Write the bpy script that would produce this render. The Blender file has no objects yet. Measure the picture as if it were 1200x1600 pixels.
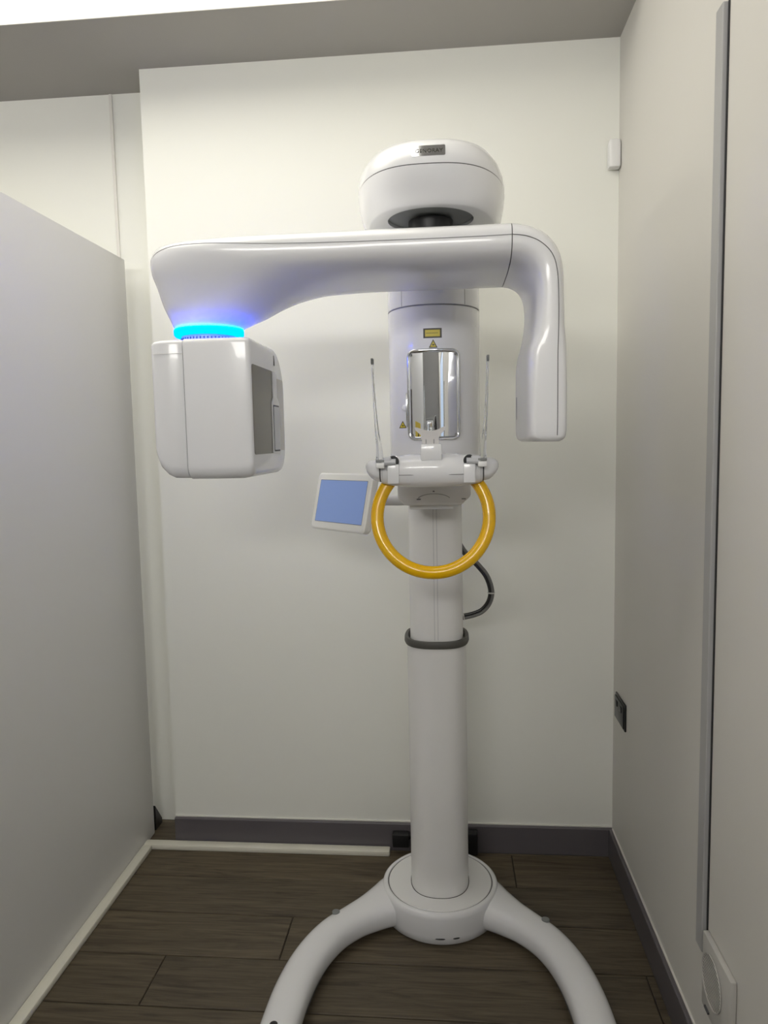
import bpy, bmesh, math, random
from mathutils import Vector, Matrix
random.seed(4)
PI = math.pi
C = bpy.context.scene.collection
sc = bpy.context.scene

# ------------------------------------------------------------------ camera
cam_d = bpy.data.cameras.new('camera')
cam = bpy.data.objects.new('camera', cam_d)
C.objects.link(cam)
cam_d.sensor_fit = 'VERTICAL'
cam_d.sensor_height = 24.0
cam_d.lens = 1149.66 / 1600 * 24.0
cam_d.clip_start = 0.02
r_ = Vector((0.99595, 0.08762, -0.02021))
u_ = Vector((0.01153, 0.09848, 0.99507))
f_ = Vector((-0.08918, 0.99127, -0.09707))
M = Matrix((r_, u_, -f_)).transposed().to_4x4()
M.translation = Vector((0, 0, 1.5))
cam.matrix_world = M
sc.camera = cam

# ------------------------------------------------------------------ world, exposure
w = bpy.data.worlds.new('world')
sc.world = w
w.use_nodes = True
w.node_tree.nodes['Background'].inputs[0].default_value = (0.8, 0.88, 1, 1)
w.node_tree.nodes['Background'].inputs[1].default_value = 0.3
sc.view_settings.view_transform = 'Standard'
sc.view_settings.look = 'None'
sc.view_settings.exposure = 0.15
sc.view_settings.gamma = 1.0
sc.view_settings.use_curve_mapping = False

LIGHT_MAIN = 3.7      # recessed ceiling panel over the machine
LIGHT_SIDE = 8.0     # high window of the area beyond the partition
LIGHT_FRONT_FILL = 18.5  # added unseen fill panel under the ceiling behind the camera
LIGHT_RING = 9.0

# ------------------------------------------------------------------ materials
def mat(name, col, rough=0.5, metal=0.0, coat=0.0, noise=0.0, scale=30.0, bump=0.0, emit=0.0, trans=0.0, ior=1.45):
    m = bpy.data.materials.new(name)
    m.use_nodes = True
    nt = m.node_tree
    b = nt.nodes['Principled BSDF']
    b.inputs['Base Color'].default_value = (*col, 1)
    b.inputs['Roughness'].default_value = rough
    b.inputs['Metallic'].default_value = metal
    b.inputs['Coat Weight'].default_value = coat
    b.inputs['Coat Roughness'].default_value = 0.04
    b.inputs['IOR'].default_value = ior
    if trans:
        b.inputs['Transmission Weight'].default_value = trans
    if emit:
        b.inputs['Emission Color'].default_value = (*col, 1)
        b.inputs['Emission Strength'].default_value = emit
    if noise or bump:
        tc = nt.nodes.new('ShaderNodeTexCoord')
        n = nt.nodes.new('ShaderNodeTexNoise')
        n.inputs['Scale'].default_value = scale
        n.inputs['Detail'].default_value = 4
        nt.links.new(tc.outputs['Object'], n.inputs['Vector'])
        if noise:
            mx = nt.nodes.new('ShaderNodeMix')
            mx.data_type = 'RGBA'
            mx.inputs[6].default_value = (*[c * (1 - noise) for c in col], 1)
            mx.inputs[7].default_value = (*[min(1, c * (1 + noise)) for c in col], 1)
            nt.links.new(n.outputs['Fac'], mx.inputs[0])
            nt.links.new(mx.outputs[2], b.inputs['Base Color'])
        if bump:
            bp = nt.nodes.new('ShaderNodeBump')
            bp.inputs['Strength'].default_value = bump
            bp.inputs['Distance'].default_value = 0.002
            nt.links.new(n.outputs['Fac'], bp.inputs['Height'])
            nt.links.new(bp.outputs[0], b.inputs['Normal'])
    return m

def wood_mat():
    m = bpy.data.materials.new('floor_wood')
    m.use_nodes = True
    nt = m.node_tree
    N = nt.nodes.new
    L = nt.links.new
    b = nt.nodes['Principled BSDF']
    tc = N('ShaderNodeTexCoord')
    oi = N('ShaderNodeObjectInfo')
    add = N('ShaderNodeVectorMath'); add.operation = 'ADD'
    mul = N('ShaderNodeVectorMath'); mul.operation = 'SCALE'; mul.inputs['Scale'].default_value = 40
    cmb = N('ShaderNodeCombineXYZ')
    for i in range(3):
        L(oi.outputs['Random'], cmb.inputs[i])
    L(cmb.outputs[0], mul.inputs[0])
    L(tc.outputs['Object'], add.inputs[0]); L(mul.outputs[0], add.inputs[1])
    mp = N('ShaderNodeMapping'); mp.inputs['Scale'].default_value = (1.3, 14, 6)
    L(add.outputs[0], mp.inputs[0])
    n1 = N('ShaderNodeTexNoise'); n1.inputs['Scale'].default_value = 3.0; n1.inputs['Detail'].default_value = 7
    n1.inputs['Roughness'].default_value = 0.62; n1.inputs['Distortion'].default_value = 1.2
    L(mp.outputs[0], n1.inputs[0])
    mp2 = N('ShaderNodeMapping'); mp2.inputs['Scale'].default_value = (2.5, 90, 20)
    L(add.outputs[0], mp2.inputs[0])
    n2 = N('ShaderNodeTexNoise'); n2.inputs['Scale'].default_value = 2.0; n2.inputs['Detail'].default_value = 3
    L(mp2.outputs[0], n2.inputs[0])
    cr = N('ShaderNodeValToRGB')
    e = cr.color_ramp.elements
    e[0].position = 0.30; e[0].color = (0.048, 0.035, 0.022, 1)
    e[1].position = 0.68; e[1].color = (0.142, 0.111, 0.070, 1)
    x = e.new(0.48); x.color = (0.098, 0.076, 0.048, 1)
    L(n1.outputs['Fac'], cr.inputs[0])
    mx = N('ShaderNodeMix'); mx.data_type = 'RGBA'; mx.blend_type = 'MULTIPLY'; mx.inputs[0].default_value = 0.45
    cr2 = N('ShaderNodeValToRGB')
    cr2.color_ramp.elements[0].position = 0.35; cr2.color_ramp.elements[0].color = (0.45, 0.43, 0.40, 1)
    cr2.color_ramp.elements[1].position = 0.6; cr2.color_ramp.elements[1].color = (1, 1, 1, 1)
    L(n2.outputs['Fac'], cr2.inputs[0])
    L(cr.outputs[0], mx.inputs[6]); L(cr2.outputs[0], mx.inputs[7])
    hs = N('ShaderNodeHueSaturation')
    mr = N('ShaderNodeMapRange'); mr.inputs[3].default_value = 0.85; mr.inputs[4].default_value = 1.12
    L(oi.outputs['Random'], mr.inputs[0]); L(mr.outputs[0], hs.inputs['Value'])
    L(mx.outputs[2], hs.inputs['Color']); L(hs.outputs[0], b.inputs['Base Color'])
    b.inputs['Roughness'].default_value = 0.55
    bp = N('ShaderNodeBump'); bp.inputs['Strength'].default_value = 0.25; bp.inputs['Distance'].default_value = 0.001
    L(n2.outputs['Fac'], bp.inputs['Height']); L(bp.outputs[0], b.inputs['Normal'])
    return m

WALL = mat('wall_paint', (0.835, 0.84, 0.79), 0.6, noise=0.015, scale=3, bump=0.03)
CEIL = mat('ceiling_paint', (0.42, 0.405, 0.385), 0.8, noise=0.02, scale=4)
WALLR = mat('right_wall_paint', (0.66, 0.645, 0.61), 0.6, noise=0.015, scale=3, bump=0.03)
WALLF = mat('hall_paint', (0.42, 0.42, 0.42), 0.6, noise=0.015, scale=3)
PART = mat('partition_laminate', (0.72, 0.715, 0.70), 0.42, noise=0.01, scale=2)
SKIRT = mat('skirting_paint', (0.115, 0.105, 0.115), 0.35, noise=0.04, scale=20)
CAULK = mat('white_caulk', (0.75, 0.73, 0.69), 0.5, noise=0.03, scale=40)
TRUNK = mat('trunking_plastic', (0.74, 0.72, 0.63), 0.4, noise=0.03, scale=15)
GREYTRIM = mat('grey_trim', (0.40, 0.40, 0.405), 0.4, noise=0.02, scale=10)
MATTEBLACK = mat('matte_black', (0.02, 0.02, 0.022), 0.6)
WOOD = wood_mat()
SUBFLOOR = mat('subfloor', (0.035, 0.028, 0.02), 0.8, noise=0.1)
WHITE = mat('white_gloss_plastic', (0.80, 0.805, 0.825), 0.25, coat=0.4, noise=0.006, scale=5)
SATIN = mat('white_satin_plastic', (0.80, 0.80, 0.80), 0.38, coat=0.15, noise=0.006, scale=5)
WARMW = mat('column_paint', (0.84, 0.835, 0.825), 0.33, coat=0.25, noise=0.008, scale=6)
PALEG = mat('pale_grey_plastic', (0.55, 0.56, 0.59), 0.35, coat=0.2)
SEAM = mat('seam_dark', (0.09, 0.09, 0.095), 0.6)
GROOVE = mat('groove_pale', (0.58, 0.58, 0.59), 0.5)
BEZEL = mat('white_bezel', (0.90, 0.90, 0.87), 0.3)
FINESEAM = mat('seam_grey', (0.25, 0.25, 0.26), 0.6)
BLACK = mat('black_plastic', (0.012, 0.012, 0.013), 0.4)
COLLAR = mat('collar_rubber', (0.085, 0.083, 0.075), 0.5, noise=0.08, scale=40)
CAPG = mat('grey_cap', (0.22, 0.23, 0.23), 0.5)
CHROME = mat('chrome', (0.72, 0.73, 0.74), 0.12, metal=1)
MIRROR = mat('mirror_silver', (0.80, 0.81, 0.82), 0.015, metal=1)
BADGE = mat('badge_chrome', (0.80, 0.81, 0.84), 0.06, metal=1)
YELLOW = mat('yellow_handle', (0.88, 0.50, 0.0), 0.25, coat=0.5, noise=0.02, scale=10)
STICK = mat('sticker_yellow', (0.62, 0.50, 0.04), 0.4, noise=0.02)
STICKB = mat('sticker_black', (0.02, 0.017, 0.008), 0.4)
WINDOW = mat('smoked_window', (0.075, 0.062, 0.038), 0.06, coat=0.0)
WINDOW.node_tree.nodes['Principled BSDF'].inputs['Specular IOR Level'].default_value = 0.25
WINDOW2 = mat('pale_window', (0.46, 0.44, 0.40), 0.15)
SCREEN = mat('screen_lit', (0.155, 0.225, 0.43), 0.25, emit=0.5, noise=0.0)
ACRYL = mat('clear_acrylic', (0.97, 0.98, 0.98), 0.03, trans=1.0, ior=1.46)
MILKY = mat('milky_acrylic', (0.86, 0.84, 0.83), 0.2, trans=0.35, ior=1.4)
HOSE = mat('hose_black', (0.02, 0.02, 0.02), 0.3, coat=0.2)
HOSEG = mat('hose_grey', (0.16, 0.16, 0.155), 0.35)
TIE = mat('cable_tie', (0.62, 0.62, 0.6), 0.5)
SOCK = mat('socket_black', (0.012, 0.013, 0.013), 0.3)
VENT = mat('vent_plastic', (0.52, 0.51, 0.485), 0.45, noise=0.02)
def emitter(name, col, strength):
    m = bpy.data.materials.new(name)
    m.use_nodes = True
    nt = m.node_tree
    nt.nodes.clear()
    e = nt.nodes.new('ShaderNodeEmission'); o = nt.nodes.new('ShaderNodeOutputMaterial')
    e.inputs[0].default_value = (*col, 1); e.inputs[1].default_value = strength
    nt.links.new(e.outputs[0], o.inputs[0])
    return m
PANEL = emitter('light_diffuser', (1.0, 0.96, 0.85), LIGHT_MAIN)
PANEL2 = emitter('light_diffuser_side', (1.0, 0.95, 0.85), LIGHT_SIDE)
FRONTFILL = emitter('front_fill_emitter', (1.0, 0.975, 0.93), LIGHT_FRONT_FILL)  # emitter of the added front fill panel
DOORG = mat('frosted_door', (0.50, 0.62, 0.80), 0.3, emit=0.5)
POSTY = mat('poster_yellow', (0.75, 0.55, 0.04), 0.5)
POSTR = mat('poster_red', (0.55, 0.06, 0.03), 0.5)
RING = emitter('blue_led', (0.0, 0.09, 1.0), LIGHT_RING)
LEDS = emitter('blue_led_strip', (0.0, 0.04, 1.0), 130.0)

# ------------------------------------------------------------------ helpers
def obj(name, bm, m, parent=None, kind=None, label=None, sharp=40, smooth=True):
    if isinstance(bm, bmesh.types.BMesh):
        bmesh.ops.remove_doubles(bm, verts=bm.verts, dist=1e-6)
        bmesh.ops.recalc_face_normals(bm, faces=bm.faces)
        me = bpy.data.meshes.new(name)
        bm.to_mesh(me); bm.free()
    else:
        me = bm
    me.materials.clear()
    me.materials.append(m)
    if smooth:
        me.shade_smooth()
        me.set_sharp_from_angle(angle=math.radians(sharp))
    o = bpy.data.objects.new(name, me)
    C.objects.link(o)
    if parent is not None:
        org = Vector((0, 0, 0)); p = parent
        while p is not None:
            org += p.location; p = p.parent
        me.transform(Matrix.Translation(-org))
        o.parent = parent
    if kind: o['kind'] = kind
    if label: o['label'] = label
    return o

def thing(name, label, cat, loc, group=None):
    o = bpy.data.objects.new(name, None)
    C.objects.link(o)
    o.empty_display_size = 0.05
    o.location = loc; o['label'] = label; o['category'] = cat
    if group: o['group'] = group
    return o

def box(bm, x0, x1, y0, y1, z0, z1, bev=0.0, seg=2):
    t = bmesh.new()
    bmesh.ops.create_cube(t, size=1)
    for v in t.verts:
        v.co = Vector(((x0 + x1) / 2 + v.co.x * (x1 - x0), (y0 + y1) / 2 + v.co.y * (y1 - y0), (z0 + z1) / 2 + v.co.z * (z1 - z0)))
    if bev:
        bmesh.ops.bevel(t, geom=list(t.edges), offset=bev, segments=seg, profile=0.5, affect='EDGES')
    merge(bm, t)
    return bm

def merge(bm, t):
    me = bpy.data.meshes.new('tmp'); t.to_mesh(me); t.free()
    bm.from_mesh(me); bpy.data.meshes.remove(me)

def B(*a, **k):
    return box(bmesh.new(), *a, **k)

def loft(bm, rings, cap0=True, cap1=True, closed=False):
    vs = [[bm.verts.new(p) for p in r] for r in rings]
    n = len(rings[0])
    pairs = list(zip(vs, vs[1:]))
    if closed: pairs.append((vs[-1], vs[0]))
    for a, b in pairs:
        for i in range(n):
            j = (i + 1) % n
            bm.faces.new((a[i], a[j], b[j], b[i]))
    if not closed:
        if cap0: bm.faces.new(vs[0])
        if cap1: bm.faces.new(vs[-1])
    return bm

def se(t, n):
    c, s = math.cos(t), math.sin(t)
    return (math.copysign(abs(c) ** (2 / n), c), math.copysign(abs(s) ** (2 / n), s))

def catmull(keys, sub):
    out = []
    n = len(keys)
    for i in range(n - 1):
        p = [keys[max(i - 1, 0)], keys[i], keys[i + 1], keys[min(i + 2, n - 1)]]
        for k in range(sub):
            t = k / sub
            out.append(tuple(0.5 * (2 * b + (c - a) * t + (2 * a - 5 * b + 4 * c - d) * t * t + (3 * b - a - 3 * c + d) * t ** 3)
                             for a, b, c, d in zip(*p)))
    out.append(tuple(keys[-1]))
    return out

def tube(bm, pts, rad, seg=10, closed=False, sub=0, ell=None):
    """swept tube; rad number or list"""
    pts = [tuple(p) for p in pts]
    if sub:
        if isinstance(rad, (list, tuple)): rad = [r[0] for r in catmull([(r,) for r in rad], sub)]
        pts = catmull(pts, sub)
    pts = [Vector(p) for p in pts]
    n = len(pts)
    rings = []
    up = None
    for i, p in enumerate(pts):
        if closed: t = pts[(i + 1) % n] - pts[i - 1]
        else: t = pts[min(i + 1, n - 1)] - pts[max(i - 1, 0)]
        t.normalize()
        if up is None:
            up = Vector((0, 0, 1)) if abs(t.z) < 0.9 else Vector((0, 1, 0))
        a = up - t * up.dot(t)
        a.normalize(); up = a
        b = t.cross(a)
        r = rad[i] if isinstance(rad, (list, tuple)) else rad
        rings.append([p + (a * math.sin(2 * PI * k / seg) + b * math.cos(2 * PI * k / seg)) * r for k in range(seg)])
    return loft(bm, rings, closed=closed)

def lathe(bm, prof, cx, cy, seg=64):
    rings = [[(cx + r * math.cos(2 * PI * k / seg), cy + r * math.sin(2 * PI * k / seg), z) for k in range(seg)] for r, z in prof]
    return loft(bm, rings)

def zloft(secs, seg=64):
    """secs: (z, cx, cy, hx, hy, n)"""
    rings = []
    for z, cx, cy, hx, hy, n in secs:
        r = []
        for k in range(seg):
            a, b = se(2 * PI * k / seg, n)
            r.append((cx + a * hx, cy + b * hy, z))
        rings.append(r)
    return loft(bmesh.new(), rings)

def text_mesh(body, size):
    cu = bpy.data.curves.new('txt', 'FONT')
    cu.body = body; cu.size = size; cu.align_x = 'CENTER'; cu.align_y = 'CENTER'; cu.extrude = 0.0002
    o = bpy.data.objects.new('txt', cu); C.objects.link(o)
    dg = bpy.context.evaluated_depsgraph_get()
    me = bpy.data.meshes.new_from_object(o.evaluated_get(dg))
    bpy.data.objects.remove(o); bpy.data.curves.remove(cu)
    return me

# ------------------------------------------------------------------ the setting
D, D2 = 2.5734, 2.7354
XL, XR, XP = -1.0434, 0.5659, -1.1535
HC = 2.7807
YF, XW = -2.2, -3.6
def struct(name, bm, m, **k):
    return obj(name, bm, m, kind='structure', smooth=False, **k)

floor = struct('floor', B(XW - .1, XR + .1, YF - .1, D2 + .1, -0.1, -0.004), SUBFLOOR)
# planks: rows 0.195 m wide running along x
row_joint = {0: -0.35, 1: 0.208, 2: -0.10, 3: -0.51, 4: -0.85, 5: -0.43}
plank_cache = {}
def plank(x0, x1, y0, y1):
    g = 0.0018
    key = (round(x1 - x0, 3), round(y1 - y0, 3))
    if key not in plank_cache:
        hx, hy = (x1 - x0) / 2 - g, (y1 - y0) / 2 - g
        bm = B(-hx, hx, -hy, hy, -0.008, 0.0)
        top = [e for e in bm.edges if all(v.co.z > -0.001 for v in e.verts)]
        bmesh.ops.bevel(bm, geom=top, offset=0.0016, segments=1, affect='EDGES')
        me = bpy.data.meshes.new('plank'); bm.to_mesh(me); bm.free(); me.materials.append(WOOD)
        plank_cache[key] = me
    o = bpy.data.objects.new('plank', plank_cache[key])
    C.objects.link(o)
    o.parent = floor
    o.location = ((x0 + x1) / 2, (y0 + y1) / 2, 0)
ytop = 2.555
rowi = 0
y = 2.736
while y > YF:
    y0 = 2.555 - 0.195 * rowi if rowi else 2.555
    if rowi == 0: ya, yb = 2.555, 2.7354
    else: ya, yb = 2.555 - 0.195 * rowi, 2.555 - 0.195 * (rowi - 1)
    ya = max(ya, YF)
    j = row_joint.get(rowi, random.uniform(-1.1, 0.1))
    L = 1.38
    xs = [XR]
    x = j
    while x + L < XR: x += L
    while x > -1.35:
        xs.append(x); x -= L
    xs.append(-1.36)
    for a, b in zip(xs[1:], xs):
        if b - a > 0.02: plank(a, b, ya, yb)
    y = ya
    rowi += 1
    if ya <= YF: break
# everything beyond the partition gets the same boards, joined
bm = B(XW, -1.362, YF, D2, -0.006, 0.0)
o = obj('boards', bm, WOOD, floor, kind='stuff')

struct('wall_back', B(XL, XR + .1, D, D2 + .1, 0, HC + .45), WALL)
struct('wall_recess', B(XW - .1, XL, D2, D2 + .1, 0, HC + .45), WALL)
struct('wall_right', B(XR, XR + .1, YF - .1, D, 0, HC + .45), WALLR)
bm = bmesh.new()
WY0, WY1, WZ0, WZ1 = 0.6, 2.3, 2.45, 2.74
box(bm, XW - .1, XW, YF - .1, WY0, 0, HC + .45); box(bm, XW - .1, XW, WY1, D2 + .1, 0, HC + .45); box(bm, XW - .1, XW, WY0, WY1, 0, WZ0); box(bm, XW - .1, XW, WY0, WY1, WZ1, HC + .45)
struct('wall_left', bm, WALLF)
w2 = struct('window_2', B(XW - .07, XW - .06, WY0, WY1, WZ0, WZ1), PANEL2, label='high daylit window in the far left wall beyond the partition')
for a in ((WY0, WY0 + .04), (1.43, 1.47), (WY1 - .04, WY1)):
    obj('jamb', B(XW - .055, XW - .01, a[0], a[1], WZ0, WZ1, bev=.003), CAULK, w2)
# front wall behind the camera, with an added unseen fill panel under the ceiling
FILLS = [(-2.30, 0.35, 2.33, 2.75, FRONTFILL, 'front_fill_panel', 'long added fill light panel under the ceiling, behind the camera')]
xs_ = [XW, -2.30, 0.35, XR]
bm = bmesh.new()
for x0, x1 in zip(xs_, xs_[1:]):
    holes = sorted((z0, z1) for a, b, z0, z1, *_ in FILLS if a <= x0 + 1e-6 and b >= x1 - 1e-6)
    z = 0
    for h0, h1 in holes:
        box(bm, x0, x1, YF - .1, YF, z, h0); z = h1
    box(bm, x0, x1, YF - .1, YF, z, HC + .45)
struct('wall_front', bm, WALLF)
for a, b, z0, z1, m_, nm, lb in FILLS:
    fill_panel = struct(nm, B(a, b, YF - .07, YF - .06, z0, z1), m_, label=lb)
    for q0, q1 in ((a, a + .035), (b - .035, b)):  # edge strips of the added fill panel
        obj('jamb', B(q0, q1, YF - .055, YF - .01, z0, z1, bev=.003), CAULK, fill_panel)
    for q0, q1 in ((z0, z0 + .03), (z1 - .03, z1)):
        obj('rail', B(a + .036, b - .036, YF - .055, YF - .012, q0, q1, bev=.003), CAULK, fill_panel)

# ceilings: low soffit along the back, main ceiling with light panel in front of it
YS = 2.266
TRAY = .30
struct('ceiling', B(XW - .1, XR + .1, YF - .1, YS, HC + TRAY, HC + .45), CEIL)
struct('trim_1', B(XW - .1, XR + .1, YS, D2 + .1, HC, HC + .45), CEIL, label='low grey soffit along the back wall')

obj('fascia', B(XW, XR - .001, YS - .0036, YS - .0002, HC - .0005, HC + TRAY), CAULK, bpy.data.objects['trim_1'])
def light_panel(x0, x1, y0, y1, m, label):
    t = thing('ceiling_light', label, 'light', ((x0 + x1) / 2, (y0 + y1) / 2, HC + TRAY))
    z = HC + TRAY
    bm = bmesh.new()
    w_ = .012 if y1 - y0 > .4 else .003
    for a in ((x0, x0 + w_, y0, y1), (x1 - w_, x1, y0, y1), (x0 + w_, x1 - w_, y0, y0 + w_), (x0 + w_, x1 - w_, y1 - w_, y1)):
        box(bm, a[0], a[1], a[2], a[3], z - .014, z)
    obj('frame', bm, CAULK, t)
    obj('diffuser', B(x0 + w_, x1 - w_, y0 + w_, y1 - w_, z - .008, z - .002), m, t)
light_panel(-2.30, -0.085, 1.00, 2.20, PANEL, 'bright white ceiling light panel recessed in front of the grey soffit, above the machine')

# skirting boards (top edge rounded) with the bright caulk line on top
def skirt(name, pts, h, th):
    # pts: polyline of wall line in plan (x,y), board on the room side given by offset direction
    bm = bmesh.new()
    for (x0, x1, y0, y1) in pts:
        box(bm, x0, x1, y0, y1, 0, h, bev=.004)
    return struct(name, bm, SKIRT)
SK = 0.105
b1 = skirt('baseboard_back', [(XL - .001, XR, D - .016, D - .0005)], SK, .016)
obj('caulk_line', B(XL, XR - .002, D - .005, D - .0003, SK, SK + .004), CAULK, b1)
b2 = skirt('baseboard_right', [(XR - .016, XR - .0005, YF + .01, D - .0165)], SK, .016)
obj('caulk_line', B(XR - .005, XR - .0003, YF + .02, D - .018, SK, SK + .004), CAULK, b2)

# trim on the recess wall (joint cover strip)
bm = B(-1.226, -1.214, D2 - .008, D2 - .0003, SK, HC - .001, bev=.002)
struct('trim_2', bm, CAULK, label='thin vertical joint strip on the recessed wall')

# grey vertical strip on the right wall with a narrow black strip along its near edge
t3 = struct('trim_3', B(XR - .012, XR - .0003, 1.612, 1.652, 0.335, 2.357, bev=.002), GREYTRIM, label='tall grey cover strip on the right wall')
obj('dark_strip', B(XR - .0022, XR - .0003, 1.6050, 1.6118, 0.335, 2.357), MATTEBLACK, t3, label='narrow black strip along the near edge')

# partition panel on the left, rounded far end
t = thing('partition_panel', 'tall white freestanding partition panel on the left with rounded far end', 'partition', (XP - .025, 1.2, 0))
bm = bmesh.new()
pl = [(XP, -1.25), (XP, 2.62)]
for k in range(1, 9):
    a = PI / 2 * k / 8
    pl.append((XP - .03 + .03 * math.cos(a), 2.62 + .03 * math.sin(a)))
pl += [(XP - .055, 2.65), (XP - .055, -1.25)]
loft(bm, [[(x, y, z) for x, y in pl] for z in (0.004, 2.155, 2.1629)])
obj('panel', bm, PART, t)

# white floor trunking: along the partition and along the back skirting
bm = B(XP + .001, XP + .036, 0.2, 2.515, 0.0, 0.02, bev=.004)
o = obj('cable_trunking', bm, TRUNK); o['label'] = 'white floor trunking running along the foot of the partition'; o['category'] = 'trunking'; o['group'] = 'floor trunking'
bm = B(XP + .001, -0.231, 2.516, 2.554, 0.0, 0.02, bev=.004)
o = obj('cable_trunking', bm, TRUNK); o['label'] = 'white floor trunking lying in front of the back skirting board'; o['category'] = 'trunking'; o['group'] = 'floor trunking'

# ------------------------------------------------------------------ the x-ray machine
BX, BY = -0.045, 2.232
X = thing('x_ray_machine', 'white panoramic dental x-ray machine on arched floor base with yellow ring handle', 'medical machine', (BX, BY, 0))

# --- base: hub and two arched legs
bm = lathe(bmesh.new(), [(0.0, .001), (.172, .001), (.180, .008), (.1835, .03), (.1845, .06), (.184, .085), (.181, .096), (.176, .1005), (.170, .1015), (.1665, .1005), (.1650, .096), (.0, .096)], BX, BY, 96)
hub = obj('base_hub', bm, WHITE, X)
bm = lathe(bmesh.new(), [(0, .09), (.1625, .09), (.1632, .098), (.161, .1010), (.104, .1016), (.0, .1016)], BX, BY, 96)
obj('base_plate', bm, SATIN, hub)
bm = lathe(bmesh.new(), [(.0, .0975), (.1652, .0975), (.1652, .0985), (.0, .0985)], BX, BY, 96)
obj('groove', bm, SEAM, hub)
for x0, x1 in ((-.048, -.018), (.005, .025)):
    bm = bmesh.new()
    pts = []
    for k in range(7):
        xx = BX + (x0 + .04) + (x1 - x0) * k / 6 - .005
        pts.append((xx, BY - math.sqrt(.1836 ** 2 - (xx - BX) ** 2) - .0002, .027))
    tube(bm, pts, [.0006, .0018, .0022, .0022, .0022, .0018, .0006], 6)
    obj('slot', bm, BLACK, hub)

def leg(sgn):
    keys = [(.05, .01, .230, .088, .050), (.115, -.022, .205, .088, .050), (.165, -.062, .158, .086, .049), (.212, -.100, .122, .079, .0455), (.262, -.143, .102, .074, .043), (.318, -.212, .100, .074, .043),
            (.362, -.315, .100, .074, .043), (.386, -.44, .100, .074, .043), (.393, -.58, .100, .074, .043), (.393, -.74, .100, .074, .043), (.393, -.86, .098, .074, .043)]
    pts = catmull(keys, 6)
    rings = []
    n = len(pts)
    for i, (x, yv, wd, h, zc) in enumerate(pts):
        a = Vector(pts[max(i - 1, 0)][:2]); b = Vector(pts[min(i + 1, n - 1)][:2])
        tg = (b - a).normalized(); nr = Vector((-tg.y, tg.x))
        ring = []
        for k in range(28):
            c, s = se(2 * PI * k / 28, 2.5)
            ring.append((BX + sgn * (x + nr.x * c * wd / 2), BY + yv + nr.y * c * wd / 2, zc + s * (h / 2 + .004)))
        rings.append(ring)
    # rounded toe
    x, yv, wd, h, zc = pts[-1]
    for q in (.5, .8, .95):
        rr = math.sqrt(1 - q * q)
        rings.append([(BX + sgn * x + sgn * (-(p[0] - 0) * 0) + (p[0] - (BX + sgn * x)) * rr, BY + yv - .05 * q, zc + (p[2] - zc) * rr) for p in rings[len(pts) - 1]])
    bm = loft(bmesh.new(), rings)
    g = obj('leg', bm, WHITE, X)
    # cover line along the inner side and screw caps
    line = []
    for i in range(len(pts) - 1):
        x, yv, wd, h, zc = pts[i]
        if i < 22 or i > 44: continue
        a = Vector(pts[i - 1][:2]); b = Vector(pts[i + 1][:2]); tg = (b - a).normalized(); nr = Vector((-tg.y, tg.x))
        s = -1
        line.append((BX + sgn * (x + nr.x * s * -.0 - abs(wd / 2 - .0022)), BY + yv, .022))
    tube(bm := bmesh.new(), line, .0012, 5)
    obj('cover_line', bm, SEAM, g)
    return g
legL, legR = leg(-1), leg(1)
def cap(par, x, yv, z, m, r=.0115):
    bm = lathe(bmesh.new(), [(0, z - .004), (r, z - .004), (r, z + .0012), (r * .85, z + .002), (0, z + .002)], x, yv, 20)
    obj('screw_cap', bm, m, par)
cap(legL, -.357, 2.075, .0835, CAPG); cap(legR, .267, 2.075, .0835, CAPG)
cap(legL, -.444, 1.637, .0835, BLACK, .010); cap(legR, .354, 1.637, .0835, BLACK, .010)

# --- columns
def prism(z0, z1, hx, hy, n, m, name, cy=BY, par=X, ch=.002):
    return obj(name, zloft([(z0, BX, cy, hx, hy, n), (z1 - ch, BX, cy, hx, hy, n), (z1, BX, cy, hx - ch, hy - ch, n)], 96), m, par)
lc = prism(.10, .885, .0905, .102, 2.35, WARMW, 'lower_column')
bm = zloft([(.1012, BX, BY, .0925, .104, 2.35), (.1022, BX, BY, .0925, .104, 2.35)], 96)
obj('column_gap', bm, BLACK, lc)
bm = bmesh.new()
rings = []
for hx, hy, z in ((.084, .095, .883), (.0965, .108, .883), (.099, .110, .889), (.0985, .1095, .899), (.096, .107, .9035), (.088, .099, .9035), (.085, .096, .899)):
    rings.append([(BX + se(2 * PI * k / 96, 2.6)[0] * hx, BY + se(2 * PI * k / 96, 2.6)[1] * hy, z) for k in range(96)])
loft(bm, rings, closed=True)
obj('collar', bm, COLLAR, X, label='dark grey rubber collar')
uc = prism(.86, 1.42, .081, .090, 2.5, WARMW, 'upper_column')
for dx in (-.004, .006):
    bm = B(BX + dx - .0008, BX + dx + .0008, BY - .0912, BY - .088, .905, 1.41)
    obj('column_groove', bm, GROOVE, uc)

# --- carriage: the wide upper body that carries the head
CX, CY, CA, CB, CN = -0.041, 2.195, 0.132, 0.158, 2.15
def carr_y(x, off=0.0):
    q = min(.999, abs((x - CX) / CA))
    return CY - CB * (1 - q ** CN) ** (1 / CN) - off
secs = [(1.372, CX, CY, CA - .012, CB - .012, CN), (1.376, CX, CY, CA - .004, CB - .004, CN), (1.384, CX, CY, CA, CB, CN), (1.8605, CX, CY, CA, CB, CN),
        (1.8615, CX, CY, CA - .002, CB - .002, CN), (1.864, CX, CY, CA - .002, CB - .002, CN), (1.865, CX, CY, CA, CB, CN), (1.95, CX, CY, CA, CB, CN), (2.09, CX, CY + .01, CA, CB, CN)]
car = obj('carriage', zloft(secs, 128), WHITE, X)
for x in (-.126, .047):
    obj('cover_seam', B(x - .0007, x + .0007, carr_y(x, .0006), carr_y(x) + .004, 1.866, 1.96), FINESEAM, car)
bm = bmesh.new()
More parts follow.
